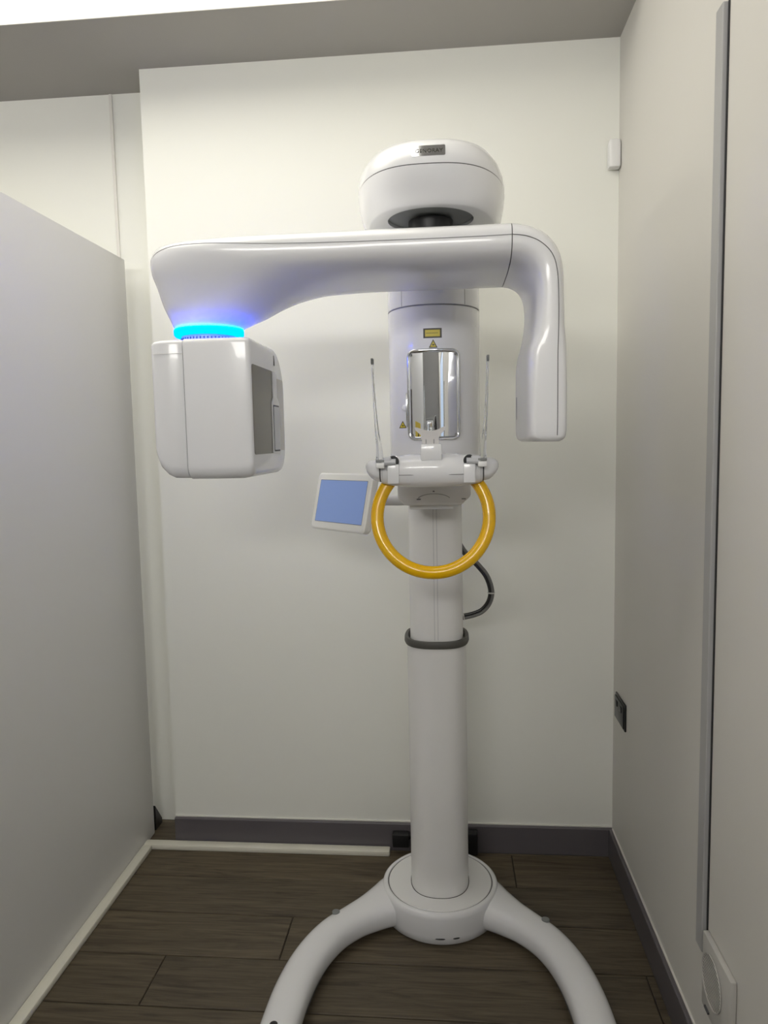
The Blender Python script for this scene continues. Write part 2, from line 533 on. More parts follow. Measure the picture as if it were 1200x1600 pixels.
pts = [(CX + CA * .985 * math.sin(a), carr_y(CX + CA * .985 * math.sin(a), .0001), 1.8627) for a in [(-1 + 2 * k / 40) * PI / 2 for k in range(41)]]
tube(bm, pts, .0011, 6)
obj('cover_seam', bm, FINESEAM, car)

# mirror frame and mirror, wrapped on the carriage front
MX0, MX1, MZ0, MZ1 = -.1135, .0325, 1.497, 1.745
MXC = (MX0 + MX1) / 2
def mir_y(x, off=0.0):
    return carr_y(MXC) - .0015 + .2 - math.sqrt(.2 ** 2 - (x - MXC) ** 2) * -1 * -1 - off
def rrect(x0, x1, z0, z1, r, seg=6):
    if not isinstance(r, (tuple, list)): r = (r,) * 4   # TL TR BR BL
    out = []
    for (cx, cz, rr, a0) in ((x1 - r[1], z1 - r[1], r[1], 0), (x0 + r[0], z1 - r[0], r[0], PI / 2), (x0 + r[3], z0 + r[3], r[3], PI), (x1 - r[2], z0 + r[2], r[2], 1.5 * PI)):
        for k in range(seg + 1):
            a = a0 + PI / 2 * k / seg
            out.append((cx + rr * math.cos(a), cz + rr * math.sin(a)))
    return out
def densify(loop, step):
    out = []
    for i, (x, z) in enumerate(loop):
        x2, z2 = loop[(i + 1) % len(loop)]
        n = max(1, int(math.hypot(x2 - x, z2 - z) / step))
        for k in range(n): out.append((x + (x2 - x) * k / n, z + (z2 - z) * k / n))
    return out
def frame_ring(ins, off, r):
    return [(x, carr_y(x, off) if off < 0 and ins < .005 else mir_y(x, max(off, -.001)), z) for x, z in FL(ins, r)]
def FL(ins, r):
    base = rrect(MX0 + ins, MX1 - ins, MZ0 + ins, MZ1 - ins, max(.003, r - ins), 6)
    out = []
    nseg = [7 * 1] * 4
    for i, (x, z) in enumerate(base):
        x2, z2 = base[(i + 1) % len(base)]
        n = 12 if (i % 7) == 6 else 1
        for k in range(n): out.append((x + (x2 - x) * k / n, z + (z2 - z) * k / n))
    return out
rings = [frame_ring(i, o_, .022) for i, o_ in ((0, -.004), (-.0, .003), (.001, .0048), (.003, .0056), (.0055, .0052), (.0085, .0036), (.0105, .002), (.0105, -.004))]
mf = obj('mirror_frame', loft(bmesh.new(), rings, closed=True), CHROME, car, sharp=60)
bm = bmesh.new()
inner = [FL(.0104, .022)]
nx, nz = 40, 24
x0, x1, z0, z1 = MX0 + .0095, MX1 - .0095, MZ0 + .0095, MZ1 - .0095
gv = [[bm.verts.new((x0 + (x1 - x0) * i / nx, mir_y(x0 + (x1 - x0) * i / nx, .0018), z0 + (z1 - z0) * j / nz)) for j in range(nz + 1)] for i in range(nx + 1)]
for i in range(nx):
    for j in range(nz):
        # leave the corners out so that the glass follows the rounded frame
        cx_, cz_ = min(i, nx - 1 - i) * (x1 - x0) / nx, min(j, nz - 1 - j) * (z1 - z0) / nz
        if cx_ + cz_ < .006: continue
        bm.faces.new((gv[i][j], gv[i + 1][j], gv[i + 1][j + 1], gv[i][j + 1]))
obj('mirror_glass', bm, MIRROR, car, label='upright convex mirror')
# small pull tab and frame side step at the left of the mirror
bm = bmesh.new()
rings = []
for off, s in ((-.003, 1), (.004, 1), (.006, .8), (.0065, .4)):
    rings.append([(-.1195 + .0115 * s * math.cos(2 * PI * k / 20), carr_y(-.1195 + .0115 * s * math.cos(2 * PI * k / 20), off), 1.588 + .009 * s * math.sin(2 * PI * k / 20)) for k in range(20)])
obj('pull_tab', loft(bm, rings), WHITE, car)
obj('side_step', B(-.1172, -.1135, mir_y(-.115, .004), carr_y(-.115) + .004, 1.535, 1.628, bev=.001), CHROME, car)

# stickers on the carriage
def flat(poly, off, holes=None):
    bm = bmesh.new()
    lo = [bm.verts.new((x, carr_y(x, off - .0004), z)) for x, z in poly]
    hi = [bm.verts.new((x, carr_y(x, off), z)) for x, z in poly]
    bm.faces.new(hi)
    for i in range(len(poly)):
        j = (i + 1) % len(poly)
        bm.faces.new((lo[i], lo[j], hi[j], hi[i]))
    return bm
def rect(x0, x1, z0, z1, n=6):
    return [(x0 + (x1 - x0) * k / n, z0) for k in range(n + 1)] + [(x1 - (x1 - x0) * k / n, z1) for k in range(n + 1)]
def warning_rect(x0, x1, z0, z1):
    s = obj('warning_sticker', flat(rect(x0, x1, z0, z1), .0007), STICKB, car)
    b = .0048
    obj('sticker_face', flat(rect(x0 + b, x1 - b, z0 + b * .85, z1 - b * .85), .0010), STICK, s)
    zc = (z0 + z1) / 2
    bm = bmesh.new()
    xx = x0 + b + .003
    for wd in (.0030, .0032, .0026, .0034, .0028, .0030, .0034, .0026, .0030):
        if xx + wd > x1 - b - .002: break
        merge(bm, flat(rect(xx, xx + wd, zc - .0005, zc + .0009, 1), .0012)); xx += wd + .0006
    obj('print_line', bm, STICKB, s)
def warning_tri(xc, zb, wd, ht):
    P = lambda s: [(xc - wd / 2 * s, zb + ht / 3 - ht / 3 * s), (xc, zb + ht / 3 - ht / 3 * s), (xc + wd / 2 * s, zb + ht / 3 - ht / 3 * s), (xc, zb + ht / 3 + ht * 2 / 3 * s)]
    s = obj('warning_triangle', flat(P(1), .0007), STICKB, car)
    obj('sticker_face', flat(P(.72), .0010), STICK, s)
    bm = bmesh.new()
    r = wd * .10
    zc = zb + ht * .34
    star = []
    for k in range(16):
        a = 2 * PI * k / 16
        rr = r * (1.35 if k % 2 == 0 else .75)
        star.append((xc + rr * math.cos(a), zc + rr * math.sin(a)))
    merge(bm, flat(star, .0013))
    merge(bm, flat(rect(xc, xc + wd * .26, zc - .0005, zc + .0005, 1), .0013))
    obj('laser_burst', bm, STICKB, s)
warning_rect(-.0665, -.0165, 1.7735, 1.7995)
warning_tri(-.040, 1.7475, .0235, .0225)
warning_tri(-.1285, 1.5325, .0225, .0205)

# --- head on top
HX, HY_ = -0.037, 1.965
def headsec(z, s, back=1.0, n=2.7):
    return (z, HX, HY_, .180 * s, .345 * s, n)
up = [headsec(2.0815, .996), headsec(2.09, .998), headsec(2.105, .985), headsec(2.125, .945), headsec(2.145, .87), headsec(2.158, .78), headsec(2.167, .66), headsec(2.173, .5), headsec(2.176, .3), headsec(2.177, .1)]
lo = [headsec(2.0085, .862), headsec(2.0105, .880), headsec(2.017, .905), headsec(2.028, .938), headsec(2.044, .968), headsec(2.06, .987), headsec(2.079, .999)]
hd = obj('head_upper_shell', zloft(up, 128), WHITE, X)
AX, AY = -0.037, 1.78
def circ(r, z, seg=128): return [(AX + r * math.cos(2 * PI * k / seg), AY + r * math.sin(2 * PI * k / seg), z) for k in range(seg)]
rings = []
for z, cx, cy, hx, hy, n in lo:
    rings.append([(cx + se(2 * PI * k / 128, n)[0] * hx, cy + se(2 * PI * k / 128, n)[1] * hy, z) for k in range(128)])
rings = [circ(.098, 2.020), circ(.0995, 2.0082)] + rings
obj('head_lower_shell', loft(bmesh.new(), rings), WHITE, X)
obj('seam_line', zloft([headsec(2.0785, .9945), headsec(2.082, .9945)], 128), SEAM, hd)
obj('shaded_recess', lathe(bmesh.new(), [(0, 2.019), (.097, 2.019), (.097, 2.0145), (.075, 2.0125), (0, 2.0125)], AX, AY, 64), CAPG, X)  # ceiling of the bearing recess, its shading put into the grey
obj('bearing', lathe(bmesh.new(), [(0, 2.005), (.052, 2.005), (.052, 1.955), (0, 1.955)], AX, AY, 48), BLACK, X)
# badge plate, tilted to lie on the curved front
bt = math.radians(20)
bc = Vector((-0.0365, 1.6285, 2.1075))
bu, bv, bn = Vector((1, 0, 0)), Vector((0, math.sin(bt), math.cos(bt))), Vector((0, -math.cos(bt), math.sin(bt)))
def on_badge(poly, h0, h1):
    return loft(bmesh.new(), [[bc + bu * x + bv * z + bn * h for x, z in poly] for h in (h0, h1)])
badge = obj('badge', on_badge(rrect(-.0355, .0355, -.0130, .0130, .003), -.004, .0022), BADGE, hd, label='small chrome badge')
tm = text_mesh('GENORAY', .0125)
tm.transform(Matrix(((1, 0, 0, 0), (0, 1, 0, 0), (0, 0, 1, 0), (0, 0, 0, 1))))
R4 = Matrix((bu, bv, bn)).transposed().to_4x4(); R4.translation = bc + bn * .0025 + bu * .001 - bv * .001
tm.transform(R4)
obj('badge_lettering', tm, STICKB, badge, smooth=False)

# --- rotating arm: beam, left end with neck, right elbow and hanging arm
def armloft(keys, sub=5, seg=72):
    rings = []
    ks = catmull(keys, sub)
    for ox, oz, ix, iz, d, n, yc in ks:
        c = Vector(((ox + ix) / 2, yc, (oz + iz) / 2)); a = Vector(((ox - ix) / 2, 0, (oz - iz) / 2))
        ring = []
        for k in range(seg):
            p, q = se(2 * PI * k / seg, n)
            ring.append(c + a * p + Vector((0, q * d / 2, 0)))
        rings.append(ring)
    return rings
Yc = 1.78
beamk = [(-.6565, 1.7735, -.4995, 1.7735, .157, 2.0, Yc), (-.662, 1.783, -.487, 1.781, .172, 2.0, Yc), (-.668, 1.797, -.466, 1.790, .195, 2.0, Yc), (-.679, 1.825, -.436, 1.803, .235, 2.1, Yc),
         (-.690, 1.868, -.392, 1.826, .285, 2.2, Yc), (-.699, 1.905, -.345, 1.845, .32, 2.4, Yc), (-.690, 1.938, -.292, 1.858, .345, 2.6, Yc), (-.645, 1.956, -.245, 1.864, .356, 2.9, Yc),
         (-.50, 1.962, -.185, 1.868, .36, 3.2, Yc), (-.30, 1.963, -.11, 1.869, .36, 3.2, Yc), (-.1, 1.963, -.03, 1.869, .36, 3.2, Yc), (.05, 1.963, .05, 1.869, .36, 3.2, Yc), (.1355, 1.963, .1345, 1.869, .36, 3.2, Yc)]
arm = obj('rotating_arm', loft(bmesh.new(), armloft(beamk)), WHITE, X, sharp=60)
elbk = [(.1375, 1.963, .1365, 1.869, .36, 3.2, Yc), (.175, 1.958, .154, 1.864, .358, 3.0, Yc), (.212, 1.942, .170, 1.850, .345, 2.9, Yc - .004), (.240, 1.912, .180, 1.825, .325, 2.8, Yc - .012), (.2525, 1.872, .1825, 1.79, .31, 2.8, Yc - .02), (.2545, 1.80, .1815, 1.755, .31, 3.2, Yc - .022),
        (.2548, 1.735, .176, 1.715, .335, 4.0, Yc - .012), (.2548, 1.68, .171, 1.68, .36, 6.5, Yc), (.2548, 1.60, .170, 1.60, .36, 8, Yc), (.2545, 1.53, .170, 1.53, .36, 8, Yc), (.2535, 1.503, .171, 1.503, .358, 7, Yc), (.250, 1.494, .1745, 1.494, .350, 5, Yc), (.242, 1.490, .182, 1.490, .336, 5, Yc)]
elbow = obj('detector_arm', loft(bmesh.new(), armloft(elbk)), WHITE, X, sharp=60)
ringk = [(.1362, 1.9622, .1357, 1.8698, .3585, 3.2, Yc), (.1378, 1.9622, .1373, 1.8698, .3585, 3.2, Yc)]
obj('seam_line', loft(bmesh.new(), armloft(ringk, 1)), SEAM, arm)
# long seam on the front face following the outer edge
def front_point(keys, fr, x0=None):
    out = []
    ks = [tuple(k) + (p,) for k, p in zip(keys, fr)]
    for ox, oz, ix, iz, d, n, yc, p in catmull(ks, 5):
        p = max(-1, min(1, p))
        q = -(1 - abs(p) ** n) ** (1 / n)
        c = Vector(((ox + ix) / 2, yc, (oz + iz) / 2)); a = Vector(((ox - ix) / 2, 0, (oz - iz) / 2))
        out.append(c + a * p + Vector((0, q * d / 2, 0)))
    return out
bm = bmesh.new(); tube(bm, front_point(beamk[5:], [.99, .80, .55, .22, .12, .10, .10, .12]), .0009, 5)
obj('seam_line', bm, FINESEAM, arm)
bm = bmesh.new(); tube(bm, front_point(elbk[:11], [.12, .14, .2, .3, .36, .40, .42, .42, .42, .42, .42]), .0009, 5)
obj('seam_line', bm, SEAM, elbow)
# slit on the inner side of the detector arm
obj('detector_slit', B(.1693, .1720, 1.885, 1.889, 1.545, 1.60), SEAM, elbow)

# light ring and rotary joint under the neck
NX = -.578
lr = obj('light_ring', lathe(bmesh.new(), [(0, 1.773), (.0825, 1.773), (.0835, 1.770), (.083, 1.761), (.080, 1.757), (0, 1.757)], NX, Yc, 64), RING, X, label='glowing cyan blue light ring')
bm = lathe(bmesh.new(), [(0, 1.758), (.066, 1.758), (.066, 1.730), (0, 1.730)], NX, Yc, 64)
jt = obj('rotary_joint', bm, PALEG, X)
bm = bmesh.new()
for k in range(48):
    a = 2 * PI * k / 48
    cx_, cy_ = NX + .0665 * math.cos(a), Yc + .0665 * math.sin(a)
    box(bm, cx_ - .0012, cx_ + .0012, cy_ - .0012, cy_ + .0012, 1.738, 1.752)
obj('scale_marks', bm, SEAM, jt, kind='stuff')

obj('led_strip', lathe(bmesh.new(), [(.0788, 1.7729), (.0788, 1.7738), (.0828, 1.7738), (.0828, 1.7729)], NX, Yc, 64), LEDS, lr)
# --- tube head under the left end: side profile (y, z) lofted along x
TX0, TXM, TX1, TZ0, TZ1 = -.661, -.5815, -.4315, 1.421, 1.7315
def hsec(x, it, ib, iy):
    # it / ib: inset of the top / bottom, iy: inset of front and back
    y0, y1, z0, z1 = 1.5985 + iy, 1.928 - iy, TZ0 + ib, TZ1 - it
    return (x, [(y, z) for y, z in rrect(y0, y1, z0, z1, (.012 + it * .3, .105, .055, .030), 10)])
def hloft(secs): return loft(bmesh.new(), [[(x, y, z) for y, z in r] for x, r in secs])
th = obj('tube_head', hloft([hsec(TXM + .0008, .001, .001, .001), hsec(TXM + .0018, 0, 0, 0), hsec(TX1 - .030, 0, .0, 0), hsec(TX1 - .012, .0005, .003, .0004), hsec(TX1 - .004, .002, .008, .0018), hsec(TX1 - .001, .005, .012, .0045), hsec(TX1, .008, .016, .007)]), WHITE, X, sharp=50)
def csec(x, it, ib, iy):
    y0, y1, z0, z1 = 1.600 + iy, 1.926 - iy, TZ0 + .002 + ib, TZ1 - .002 - it
    r = rrect(y0, y1, z0, z1, (.010, .105, .055, .030), 10)
    return (x, r)
obj('tube_head_cover', hloft([csec(TX0, .012, .075, .028), csec(TX0 + .0015, .008, .058, .018), csec(TX0 + .006, .004, .040, .008), csec(TX0 + .014, .0015, .022, .003), csec(TX0 + .028, .0003, .008, .0006), csec(TX0 + .042, 0, .001, 0), csec(TXM - .0018, 0, 0, 0), csec(TXM - .0008, .001, .001, .001)]), WHITE, X, sharp=50)
obj('cover_gap', hloft([hsec(TXM - .003, .005, .005, .004), hsec(TXM + .003, .005, .005, .004)]), SEAM, th)
obj('cover_edge', B(TX0 + .012, TXM - .001, 1.5990, 1.6006, 1.6985, 1.7002), SATIN, th)
# right face: smoked window, pale window, rib with latch tab
def onface(pts, x, h, y0r=None):
    return loft(bmesh.new(), [[(x + o, y, z) for y, z in pts] for o in (-.003, h)])
def yzr(y0, y1, z0, z1, r=.006):
    return rrect(y0, y1, z0, z1, r, 4)
obj('smoked_window', onface(yzr(1.612, 1.800, 1.474, 1.674, .008), TX1, .0008), WINDOW, th)
obj('pale_window', onface(yzr(1.838, 1.914, 1.480, 1.660, .006), TX1 - .002, .0022), WINDOW2, th)
tab = [(1.795, 1.672), (1.795, 1.61), (1.782, 1.598), (1.782, 1.474), (1.858, 1.470), (1.858, 1.598), (1.835, 1.612), (1.835, 1.672)]
rib = obj('window_rib', onface(tab, TX1 - .001, .0038), SATIN, th)
obj('latch_tab', onface(yzr(1.794, 1.850, 1.482, 1.588, .004), TX1 + .002, .0022), PALEG, rib)
obj('latch_groove', onface(yzr(1.790, 1.853, 1.478, 1.592, .004), TX1 + .0015, .0016), SEAM, rib)
obj('indicator_notch', onface([(1.82, 1.690), (1.832, 1.690), (1.826, 1.715)], TX1 - .0005, .0012), SEAM, th)

# --- chin rest on its bracket
RY = 1.722
def xloft(secs, seg=48):
    rings = []
    for x, yc, zc, hy, hz, n in secs:
        rings.append([(x, yc + se(2 * PI * k / seg, n)[0] * hy, zc + se(2 * PI * k / seg, n)[1] * hz) for k in range(seg)])
    return loft(bmesh.new(), rings)
CHX = -.0415
def barsec(d, hy, hz, zc, yo=0.0, n=2.3):
    return [(CHX + s * d, RY + yo, zc, hy, hz, n) for s in (-1, 1)]
stn = [(.1185, .029, .026, 1.4285, .010), (.116, .034, .030, 1.4285, .009), (.10, .036, .033, 1.4275, .006), (.07, .040, .0365, 1.4275, .002), (.03, .043, .0385, 1.428, -.001), (0, .043, .039, 1.428, -.002)]
secs = [(CHX - d, RY + yo, zc, hy, hz, 2.4) for d, hy, hz, zc, yo in stn] + [(CHX + d, RY + yo, zc, hy, hz, 2.4) for d, hy, hz, zc, yo in reversed(stn[:-1])]
bar = obj('chin_rest_bar', xloft(secs), WHITE, X, sharp=60)
bm = bmesh.new(); tube(bm, [(CHX + x, RY - .0432 + abs(x) * .05, 1.4195) for x in (-.078, -.04, 0, .04, .078)], .0009, 5)
obj('seam_line', bm, FINESEAM, bar)
for s in (-1, 1):
    kn = [(.1205, .030, .0265, 1.4285), (.133, .029, .0255, 1.430), (.142, .024, .0215, 1.4325), (.149, .017, .0155, 1.435), (.1535, .010, .0095, 1.4365), (.1555, .004, .004, 1.437)]
    rings = []
    for i, (d, hy, hz, zc) in enumerate(kn):
        rings.append([(CHX + s * d, RY + .011 + math.cos(2 * PI * k / 48) * hy * (1 - .05 * (0.5 + .5 * math.cos(6 * 2 * PI * k / 48)) * (1 if 0 < i < 5 else 0)),
                       zc + math.sin(2 * PI * k / 48) * hz * (1 - .05 * (0.5 + .5 * math.cos(6 * 2 * PI * k / 48)) * (1 if 0 < i < 5 else 0))) for k in range(48)])
    kb = obj('adjusting_knob', loft(bmesh.new(), rings), WHITE, bar)
    obj('seam_ring', xloft([(CHX + s * .1175, RY + .010, 1.4285, .0300, .0268, 2.2), (CHX + s * .121, RY + .010, 1.4285, .0300, .0268, 2.2)]), SEAM, kb)
    obj('seam_ring', xloft([(CHX + s * .1125, RY + .009, 1.4285, .0342, .0308, 2.3), (CHX + s * .1137, RY + .009, 1.4285, .0352, .0318, 2.3)]), FINESEAM, bar)
    # slot cover with the black arc and the clamp of the temple rod
    sx = CHX + s * .090
    bm = B(sx - .014 , sx + .014, RY - .036, RY + .012, 1.424, 1.464, bev=.010, seg=4)
    hs = obj('rod_housing', bm, WHITE, bar)
    ax_ = sx - s * .003
    bm = loft(bmesh.new(), [[(ax_ + .0135 * math.cos(2 * PI * k / 28), yy, 1.4505 + .0135 * math.sin(2 * PI * k / 28)) for k in range(28)] for yy in (RY - .0382, RY - .030)])
    obj('black_slot', bm, BLACK, hs)
    bm = bmesh.new(); tube(bm, [(ax_ - s * .0065, RY - .0395, 1.4495), (sx + s * .022, RY - .0395, 1.4495)], .0075, 16)
    obj('pivot_pin', bm, PALEG, hs)
    obj('slot_front', B(ax_ - .0135 , ax_ + .0135, RY - .0408, RY - .030, 1.400, 1.4445, bev=.002), WHITE, hs)
    cl = obj('rod_clamp', B(sx + s * .010 - .009, sx + s * .010 + .013 - (.004 if s < 0 else 0), RY - .046, RY - .018, 1.447, 1.462, bev=.003), PALEG, bar)
    obj('clamp_plate', B(sx + s * .026 - .010, sx + s * .026 + .010, RY - .050, RY - .020, 1.436, 1.4485, bev=.002), SATIN, cl)
    obj('clamp_screw', B(sx + s * .026 - .010, sx + s * .026 + .010, RY - .047, RY - .022, 1.4495, 1.4555, bev=.0015), CAPG, cl)
    # clear temple rod: a thin tapering plate that rises and leans outwards
    tx = CHX + s * .1185
    prof = [(0, 1.452, .0085), (.000, 1.475, .0070), (.004, 1.52, .0045), (.0075, 1.57, .0032), (.010, 1.63, .0026), (.0115, 1.672, .0026), (.0118, 1.680, .0022), (.0118, 1.684, .001)]
    rings = []
    for dx, z, hw in catmull([(a, b, c) for a, b, c in prof], 3):
        dd = .0115 if z < 1.66 else .0105
        rings.append([(tx + s * dx + px * hw, RY - .033 + py * dd, z) for px, py in [se(2 * PI * k / 16, 3.5) for k in range(16)]])
    rod = obj('temple_rod', loft(bmesh.new(), rings), ACRYL, bar, label='clear acrylic head support rod')
    obj('rod_tip', B(tx + s * .0118 - .0028, tx + s * .0118 + .0028, RY - .043, RY - .023, 1.672, 1.685, bev=.0012), CAPG, rod)
# bite block holder: plate, block, bite stick, chin wings
obj('tray', B(CHX - .070, CHX + .070, RY - .022, RY + .060, 1.440, 1.4655, bev=.012, seg=4), WHITE, bar)
hb = obj('bite_holder', B(CHX + .0005 - .024, CHX + .0005 + .024, RY - .040, RY - .004, 1.452, 1.489, bev=.003), WHITE, bar)
wing = [(-.0195, 1.488), (.0195, 1.488), (.019, 1.503), (.024, 1.512), (.034, 1.522), (.0375, 1.529), (.031, 1.5285), (.018, 1.5225), (.006, 1.5195), (-.006, 1.5195), (-.018, 1.5225), (-.030, 1.5275), (-.0365, 1.5275), (-.033, 1.520), (-.022, 1.510), (-.019, 1.503)]
wx = CHX - .001
bm = loft(bmesh.new(), [[(wx + x, yy, z) for x, z in wing] for yy in (RY - .028, RY - .014)])
wg = obj('chin_wings', bm, MILKY, hb, label='milky plastic chin support')
for dx in (-.010, .008):
    obj('wing_slot', B(wx + dx - .001, wx + dx + .001, RY - .0292, RY - .0278, 1.490, 1.500), CAPG, wg)
obj('bite_stick', B(CHX - .0095, CHX + .0055, RY - .026, RY - .016, 1.516, 1.5435, bev=.002), ACRYL, hb, label='clear bite stick')
obj('bite_tip', B(CHX - .0105, CHX + .0065, RY - .028, RY - .014, 1.5435, 1.549, bev=.0015), CAPG, hb)

# carrying arm and bracket
bm = zloft([(1.398, CHX, 1.88, .062, .15, 4), (1.402, CHX, 1.88, .066, .155, 4), (1.430, CHX, 1.88, .066, .155, 4), (1.438, CHX, 1.88, .058, .147, 4)], 64)
obj('chin_rest_arm', bm, WHITE, X)
br = [(-.118, 1.3265), (.030, 1.3265), (.0555, 1.350), (.0555, 1.415), (-.137, 1.415), (-.137, 1.345)]
bm = loft(bmesh.new(), [[(x, yy, z) for x, z in br] for yy in (1.935, 2.15)])
bmesh.ops.bevel(bm, geom=list(bm.edges), offset=.006, segments=3, profile=.5, affect='EDGES')
brk = obj('bracket', bm, SATIN, X)
bm = bmesh.new(); tube(bm, [(CHX + .0445 * math.cos(a), 1.9348, 1.340 + .017 * math.sin(a)) for a in [PI * (.12 + .76 * k / 16) for k in range(17)]], .0008, 5)
obj('arc_groove', bm, FINESEAM, brk)
obj('bracket_hole', B(CHX - .003, CHX + .002, 1.9345, 1.9365, 1.362, 1.3652), SEAM, brk)
for x in (-.082, .036):
    obj('bracket_slot', B(x - .005, x + .006, 1.9342, 1.9365, 1.3415, 1.3445), CAPG, brk)
obj('mount_plate', B(-.108, .010, 1.97, 2.16, 1.3125, 1.327, bev=.003), SATIN, X)

# --- yellow ring handle
bm = bmesh.new()
RC = Vector((-.0400, 1.728, 1.3185)); tl = math.radians(13)
nR = 72
pts = [RC + Vector((.1318 * math.cos(2 * PI * k / nR), -math.sin(tl) * -.1318 * math.sin(2 * PI * k / nR), math.cos(tl) * .1318 * math.sin(2 * PI * k / nR))) for k in range(nR)]
rings = []
for k in range(nR):
    a = 2 * PI * k / nR
    rad = (pts[k] - RC).normalized(); ax = Vector((0, -math.cos(tl), math.sin(tl)))
    rings.append([pts[k] + (rad * math.cos(2 * PI * j / 20) + ax * math.sin(2 * PI * j / 20)) * .0154 for j in range(20)])
loft(bm, rings, closed=True)
obj('ring_handle', bm, YELLOW, X, label='bright yellow ring handle')

# --- control monitor on its side arm
MC = Vector((-.298, 2.0, 1.334)); yw, ti, rl = -.784, .232, .008
mn = Vector((math.sin(yw) * math.cos(ti), -math.cos(yw) * math.cos(ti), math.sin(ti)))
mr = Vector((math.cos(yw), math.sin(yw), 0)); mu = mn.cross(mr)
mr, mu = mr * math.cos(rl) + mu * math.sin(rl), mu * math.cos(rl) - mr * math.sin(rl)
def panel_loft(levels, m, name, par):
    rings = []
    for x0, x1, z0, z1, r, h in levels:
        rings.append([MC + mr * x + mu * z + mn * h for x, z in rrect(x0, x1, z0, z1, r, 6)])
    return obj(name, loft(bmesh.new(), rings), m, par)
def ml(i, h): return (-.124 + i, .122 - i, -.0815 + i, .0795 - i, .014, h)
mon = panel_loft([ml(.030, -.032), ml(.012, -.030), ml(.002, -.022), ml(0, -.016), ml(0, -.001), ml(.0025, .0015), ml(.006, .002)], BEZEL, 'monitor', X)
panel_loft([(-.106, .106, -.0585, .0585, .002, .0015), (-.106, .106, -.0585, .0585, .002, .0024)], SCREEN, 'screen', mon)
panel_loft([(-.1072, .1072, -.0597, .0597, .002, .0012), (-.1072, .1072, -.0597, .0597, .002, .0021)], SEAM, 'screen_gap', mon)
bm = bmesh.new()
tube(bm, [(-.285, 2.05, 1.335), (-.262, 2.075, 1.332), (-.22, 2.085, 1.3305), (-.16, 2.09, 1.329), (-.10, 2.10, 1.329)], .0155, 20, sub=5)
ma = obj('monitor_arm', bm, SATIN, X)

# --- corrugated hose beside the column
hp = [(.025, 2.285, 1.178), (.045, 2.285, 1.146), (.083, 2.285, 1.108), (.112, 2.285, 1.070), (.1255, 2.285, 1.025), (.119, 2.285, .990), (.098, 2.285, .963), (.070, 2.285, .950), (.040, 2.285, .943), (.02, 2.285, .940)]
hs = []
for off, m, nm in ((-.0042, HOSE, 'hose'), (.0048, HOSEG, 'hose')):
    p2 = catmull(hp, 6)
    q = []
    for i, p in enumerate(p2):
        a = Vector(p2[max(i - 1, 0)]); b = Vector(p2[min(i + 1, len(p2) - 1)])
        t_ = (b - a).normalized(); nn = Vector((t_.z, 0, -t_.x))
        q.append(Vector(p) - nn * off + Vector((0, -.002 if off > 0 else 0, 0)))
    bm = bmesh.new(); tube(bm, q, .0052, 10)
    hs.append(obj(nm, bm, m, X, label='black cable hose' if off < 0 else 'dark grey cable hose'))
for i in (25, 48):
    p2 = catmull(hp, 6)
    a, b = Vector(p2[i - 1]), Vector(p2[i + 1]); c = Vector(p2[i]); t_ = (b - a).normalized()
    bm = bmesh.new(); tube(bm, [c - t_ * .0016, c + t_ * .0016], .0118, 16)
    obj('cable_tie', bm, TIE, hs[0])

# ------------------------------------------------------------------ small things on the walls
t = thing('wall_socket', 'black double socket plate low on the right wall near the corner', 'socket', (XR, 2.45, .578))
obj('back_plate', B(XR - .006, XR - .0003, 2.381, 2.519, .534, .624, bev=.002), SOCK, t)
obj('front_plate', B(XR - .010, XR - .0055, 2.388, 2.512, .541, .617, bev=.0015), SOCK, t)
for yc in (2.420, 2.480):
    obj('rocker', B(XR - .013, XR - .0095, yc - .012, yc + .012, .588, .606, bev=.001), SOCK, t)

t = thing('corner_sensor', 'small white sensor box high in the right corner of the back wall', 'sensor', (XR - .02, D - .02, 2.41))
bm = zloft([(2.366, XR - .0205, D - .0205, .014, .014, 4), (2.3675, XR - .0205, D - .0205, .018, .018, 4), (2.375, XR - .0205, D - .0205, .0198, .0198, 4), (2.44, XR - .0205, D - .0205, .0198, .0198, 4), (2.452, XR - .0205, D - .0205, .017, .017, 4), (2.455, XR - .0205, D - .0205, .012, .012, 4)], 48)
obj('housing', bm, SATIN, t)
obj('lens_cover', B(XR - .0395, XR - .0385, D - .034, D - .008, 2.385, 2.435, bev=.0003), PALEG, t)

t = thing('wall_vent', 'white square vent with round slatted grille at the foot of the right wall', 'vent', (XR, 1.53, .32))
obj('plate', B(XR - .014, XR - .0003, 1.437, 1.600, .225, .398, bev=.003), VENT, t)
vy, vz, vr = 1.536, .321, .056
bm = loft(bmesh.new(), [[(XR - .0145 - o, vy + vr * math.cos(2 * PI * k / 40), vz + vr * math.sin(2 * PI * k / 40)) for k in range(40)] for o in (-.002, .0004)])
obj('grille_back', bm, MATTEBLACK, t)
me = None
for k in range(-7, 8):
    z = vz + k * .0074
    hw = math.sqrt(max(0, vr ** 2 - (k * .0074) ** 2))
    if hw < .012: continue
    obj('slat', B(XR - .0162, XR - .0148, vy - hw, vy + hw, z - .0016, z + .0010), VENT, t)
bm = bmesh.new(); tube(bm, [(XR - .016, vy + vr * math.cos(2 * PI * k / 48), vz + vr * math.sin(2 * PI * k / 48)) for k in range(48)], .0016, 6, closed=True)
obj('grille_rim', bm, VENT, t)
obj('latch', B(XR - .018, XR - .0138, 1.548, 1.572, .236, .2405), SEAM, t)

